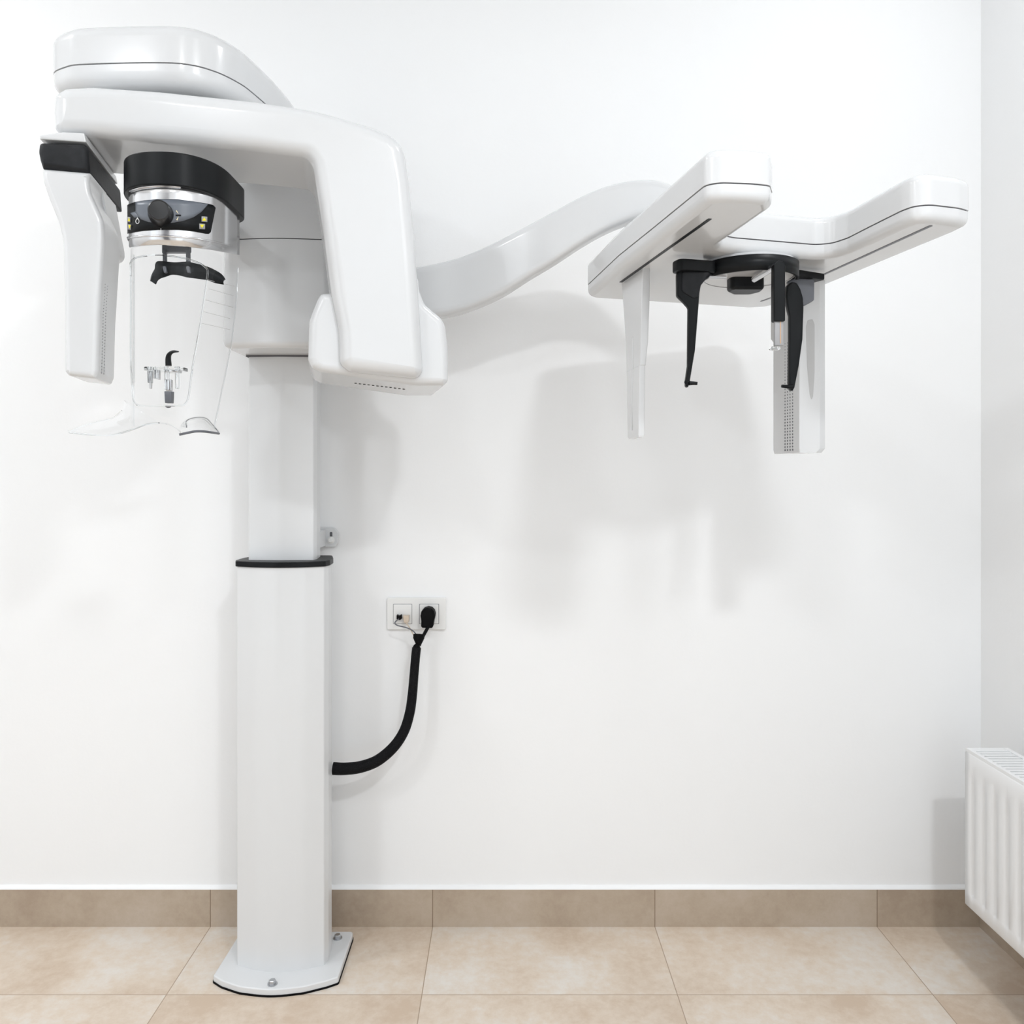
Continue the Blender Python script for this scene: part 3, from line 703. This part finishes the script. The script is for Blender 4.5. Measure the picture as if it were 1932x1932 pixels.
eb = obj('ear_rod_arm', b, M_black, mach, ang=40, label='left tapering black ear rod arm')
b = NB(); flat(b, [(1287, 512), (1341, 512), (1331, 527), (1321, 540), (1318, 560), (1309, 563), (1297, 556), (1287, 549)], 1.4755, .004, .006, 4, .002); obj('cover_plate', b, M_blackm, eb)
b = NB(); tube(b, [P(1300, 723, 1.480), P(1307, 723, 1.48), P(1316, 723.5, 1.478)], [.0042, .0034, .0028], 12); tube(b, [P(1295, 721, 1.474), P(1297, 721, 1.482)], .004, 12); obj('ear_plug', b, M_black, eb)
b = NB(); flat(b, [(1485, 538), (1495, 531), (1504, 533), (1511, 545), (1516, 562), (1517, 580), (1515, 640), (1508, 690), (1500, 731), (1496, 738), (1491, 735), (1489, 722), (1490, 640), (1490, 595), (1485, 575), (1483, 555)], 1.548, .014, .008, 4, .003)
eb2 = obj('ear_rod_arm', b, M_black, mach, ang=40, label='right tapering black ear rod arm')
b = NB(); flat(b, [(1485, 530), (1503, 524), (1537, 527), (1536.5, 566), (1531, 570), (1516, 578), (1500, 560)], 1.560, .010, .004, 4, .002); obj('mount_plate', b, M_grey, eb2, label='grey mounting plate')
b = NB(); tube(b, [P(1495, 729, 1.548), P(1487, 729.5, 1.547), P(1475, 728.5, 1.545)], [.0044, .0036, .003], 12); obj('ear_plug', b, M_black, eb2)
hx = NB(); c0 = P(1408, 530, 1.545)
prism(hx, fillet([(c0.x-.033, c0.y-.018), (c0.x+.030, c0.y-.018), (c0.x+.032, c0.y+.012), (c0.x+.018, c0.y+.036), (c0.x-.016, c0.y+.036), (c0.x-.034, c0.y+.012)], .012, 5), H+.345, H+.370, XY, .006, .002, 4)
ns = obj('nose_support', hx, M_black, mach, label='black nose support with sliding rod and silver scale')
b = NB(); tube(b, [P(1423, 527, 1.505), P(1463, 503, 1.432)], .0058, 14); obj('rod', b, M_silver, ns)
b = NB(); flat(b, [(1460, 500), (1464, 494), (1470, 491), (1478, 493), (1482, 499), (1482, 606), (1460, 606)], 1.42, .016, .003, 4, .002); obj('slide', b, M_black, ns)
b = NB(); flat(b, [(1462, 606), (1478.5, 606), (1478.5, 652), (1462, 652)], 1.424, .008, .001); obj('scale_rod', b, M_btn, ns)
b = NB(); flat(b, [(1472, 606), (1473.3, 606), (1473.3, 648), (1472, 648)], 1.4232, .0012, 0, 3, 0); obj('scale_mark', b, M_brass, ns)
b = NB(); flat(b, [(1455, 653), (1473, 653), (1473, 660), (1455, 660)], 1.418, .014, .003); obj('nose_rest', b, M_rim, ns)
# ------------------------------------------------------------------ socket, plugs, cables
sf = thing('wall_socket', 'white double wall socket plate on the wall beside the column', 'socket', (-.238, 0, .838))
FR = lambda a, c, w_: Vector((a, w_, c))
def wallrect(b, x0, y0, x1, y1, w0, w1, r=.004, e=.0015, d=2.19):
    poly = fillet([((x-CX)/F*d, H-(y-CY)/F*d) for x, y in ((x0, y1), (x1, y1), (x1, y0), (x0, y0))], r, 4)
    prism(b, poly, w0, w1, FR, 0, e, 3)
b = NB(); wallrect(b, 730, 1128, 841, 1188, 0, -.009); obj('frame', b, M_socket, sf)
b = NB(); wallrect(b, 741.5, 1139.5, 777.5, 1177.5, -.0088, -.0093, .001, 0, 2.19); wallrect(b, 790.5, 1139.5, 828.5, 1177.5, -.0088, -.0093, .001, 0); obj('inset_gap', b, M_btn, sf, label='thin dark gap around the inserts')
b = NB(); wallrect(b, 742.5, 1140.5, 776.5, 1176.5, -.0088, -.011, .002); obj('network_insert', b, M_socket, sf)
b = NB(); wallrect(b, 792, 1140.5, 827, 1176.5, -.0088, -.011, .002); obj('power_insert', b, M_socket, sf)
pg = thing('power_plug', 'black round power plug with a short cord in the right socket', 'plug', (-.205, -.02, .845))
b = NB()
pp = fillet([((x-CX)/F*2.175, H-(y-CY)/F*2.175) for x, y in ((794.5, 1160), (796, 1152), (801, 1146.5), (808, 1144.5), (815, 1146), (820, 1151), (822, 1158), (821, 1164), (819.5, 1170), (818, 1180), (816, 1183), (798, 1182.5), (795.5, 1180), (796, 1170))], .004, 4)
prism(b, pp, -.0113, -.046, FR, .002, .006, 4); obj('plug_body', b, M_rubber, pg)
b = NB(); tube(b, smooth_open([P(808.5, 1181, 2.158), P(806, 1186, 2.155), P(800, 1197, 2.15), P(795, 1207, 2.145), P(791, 1218, 2.143)], 5), .0045, 10); obj('cord', b, M_rubber, pg)
nk = thing('network_plug', 'small black network plug with a thin looping grey cord', 'plug', (-.286, -.015, .84))
b = NB(); flat(b, [(748, 1160.5), (752, 1163), (757, 1160.5), (757.5, 1168), (755, 1170), (750, 1170), (748, 1168)], 2.170, .0185, .001); obj('plug_body', b, M_rubber, nk)
b = NB(); tube(b, smooth_open([P(752, 1168, 2.170), P(747, 1172, 2.155), P(745, 1176, 2.15), (P(750, 1180, 2.15)), P(762, 1183, 2.148), P(774, 1187, 2.145), P(782, 1193, 2.143), P(787, 1201, 2.143), P(789.5, 1210, 2.143)], 5), .0017, 8); obj('cord', b, M_grey, nk)
ng = thing('network_plug', 'small beige network plug with a pale cord beside the black one', 'plug', (-.265, -.015, .84))
b = NB(); flat(b, [(760, 1162), (771.5, 1162), (771, 1174), (766.5, 1178), (762, 1175)], 2.170, .0185, .001); obj('plug_body', b, M_beige, ng)
b = NB(); tube(b, smooth_open([P(766, 1175, 2.168), P(770, 1180, 2.158), P(775, 1188, 2.15), P(780, 1198, 2.146), P(785, 1208, 2.145)], 5), .0016, 8); obj('cord', b, M_beige, ng)
ho = thing('cable_sleeve', 'thick black braided cable sleeve curving from the column up to the socket', 'cable', (-.36, -.09, .5))
hpts = [(628.5, 1450, 2.09), (650, 1450.5, 2.09), (680, 1447, 2.095), (712, 1435, 2.10), (742, 1410, 2.105), (762, 1380, 2.11), (773, 1345, 2.115), (778, 1310, 2.12), (781, 1275, 2.125), (784, 1240, 2.13), (786, 1222, 2.135)]
hq = smooth_open([P(*p) for p in hpts], 8); n = len(hq)
b = NB(); tube(b, hq, [.0158-.0040*min(1, k/(n-1)*1.25) for k in range(n)], 20); obj('sleeve', b, M_sleeve, ho)
b = NB(); tube(b, [P(786, 1224, 2.135), P(786.5, 1219, 2.137), P(788, 1216, 2.138), P(789.5, 1212, 2.14), P(790, 1204, 2.142), P(790.5, 1197, 2.145)], [.0118, .009, .0062, .0100, .0148, .0150], 16); obj('sleeve_end', b, M_rubber, ho, label='taped fanned-out end of the sleeve')
# ------------------------------------------------------------------ radiator on the right wall
rad = thing('panel_radiator', 'white ribbed panel radiator hung on the right wall', 'radiator', (1.17, -.8, .36))
rx = 1.12; rb_ = 1.224; y0 = 1.984-D; y1 = y0-1.10; z0, z1 = .168, .545
b = NB(); pitch = .0443; ys = []; k = 0
yy = y0
cols_ = []
gw = .0085
y = y0-.031; grooves = []
while y > y1+.03: grooves.append(y); y -= pitch
ys = [y0]
for g in grooves:
    ys += [g+gw, g+gw*.45, g-gw*.45, g-gw]
ys.append(y1)
def dep(y, z):
    f = 0
    for g in grooves:
        dd = abs(y-g)
        if dd < gw: f = max(f, min(1, (gw-dd)/(gw*.55)))
    e = min(1, max(0, (z-(z0+.031))/.008)) * min(1, max(0, (z1-.035-z)/.030))
    return .0042*f*e
zs_ = [z0, z0+.004, z0+.031, z0+.035, z0+.039, .25, .35, .44, z1-.065, z1-.05, z1-.035, z1-.006, z1]
gr = []
for z in zs_:
    e = .004 if z in (z0, z1) else 0
    gr.append([Vector((rx+e+dep(y_, z), y_, z)) for y_ in ys])
grid(b, gr); o = obj('front_panel', b, M_rad, rad, ang=50); solid(o, .0014, 0)
b = NB(); box(b, rx+.001, rb_, y0-.0005, y0+.0025, z0+.004, z1+.004, .0008, 2); obj('side_panel', b, M_rad, rad)
b = NB(); box(b, rx+.001, rb_, y1-.0025, y1+.0005, z0+.004, z1+.004, .0008, 2); obj('side_panel', b, M_rad, rad)
b = NB(); box(b, rb_-.003, rb_, y1+.003, y0-.003, z0, z1-.004); box(b, rx+.03, rx+.034, y1+.003, y0-.003, z0+.01, z1-.03); obj('back_panel', b, M_rad, rad)
b = NB(); box(b, rx+.001, rx+.011, y1, y0, z1-.003, z1+.005, .001, 2); box(b, rb_-.012, rb_, y1, y0, z1-.003, z1+.005, .001, 2)
box(b, rx+.01, rb_-.01, y0-.022, y0, z1-.003, z1+.004); box(b, rx+.01, rb_-.01, y1, y1+.02, z1-.003, z1+.004)
y = y0-.030
while y > y1+.02:
    box(b, rx+.010, rb_-.011, y-.0055, y+.0055, z1-.0015, z1+.003); y -= .0165
obj('top_grille', b, M_rad, rad, label='slotted top grille')
b = NB(); box(b, rx+.045, rb_-.004, y1+.01, y0-.005, z0+.03, z1-.045)
obj('convector_fins', b, M_lightgrey, rad)
for yb in (y0-.18, y1+.18):
    b = NB(); box(b, rb_-.001, XR+.001, yb-.02, yb+.02, z0+.04, z1-.04, .002, 2); obj('hanger', b, M_rad, rad)
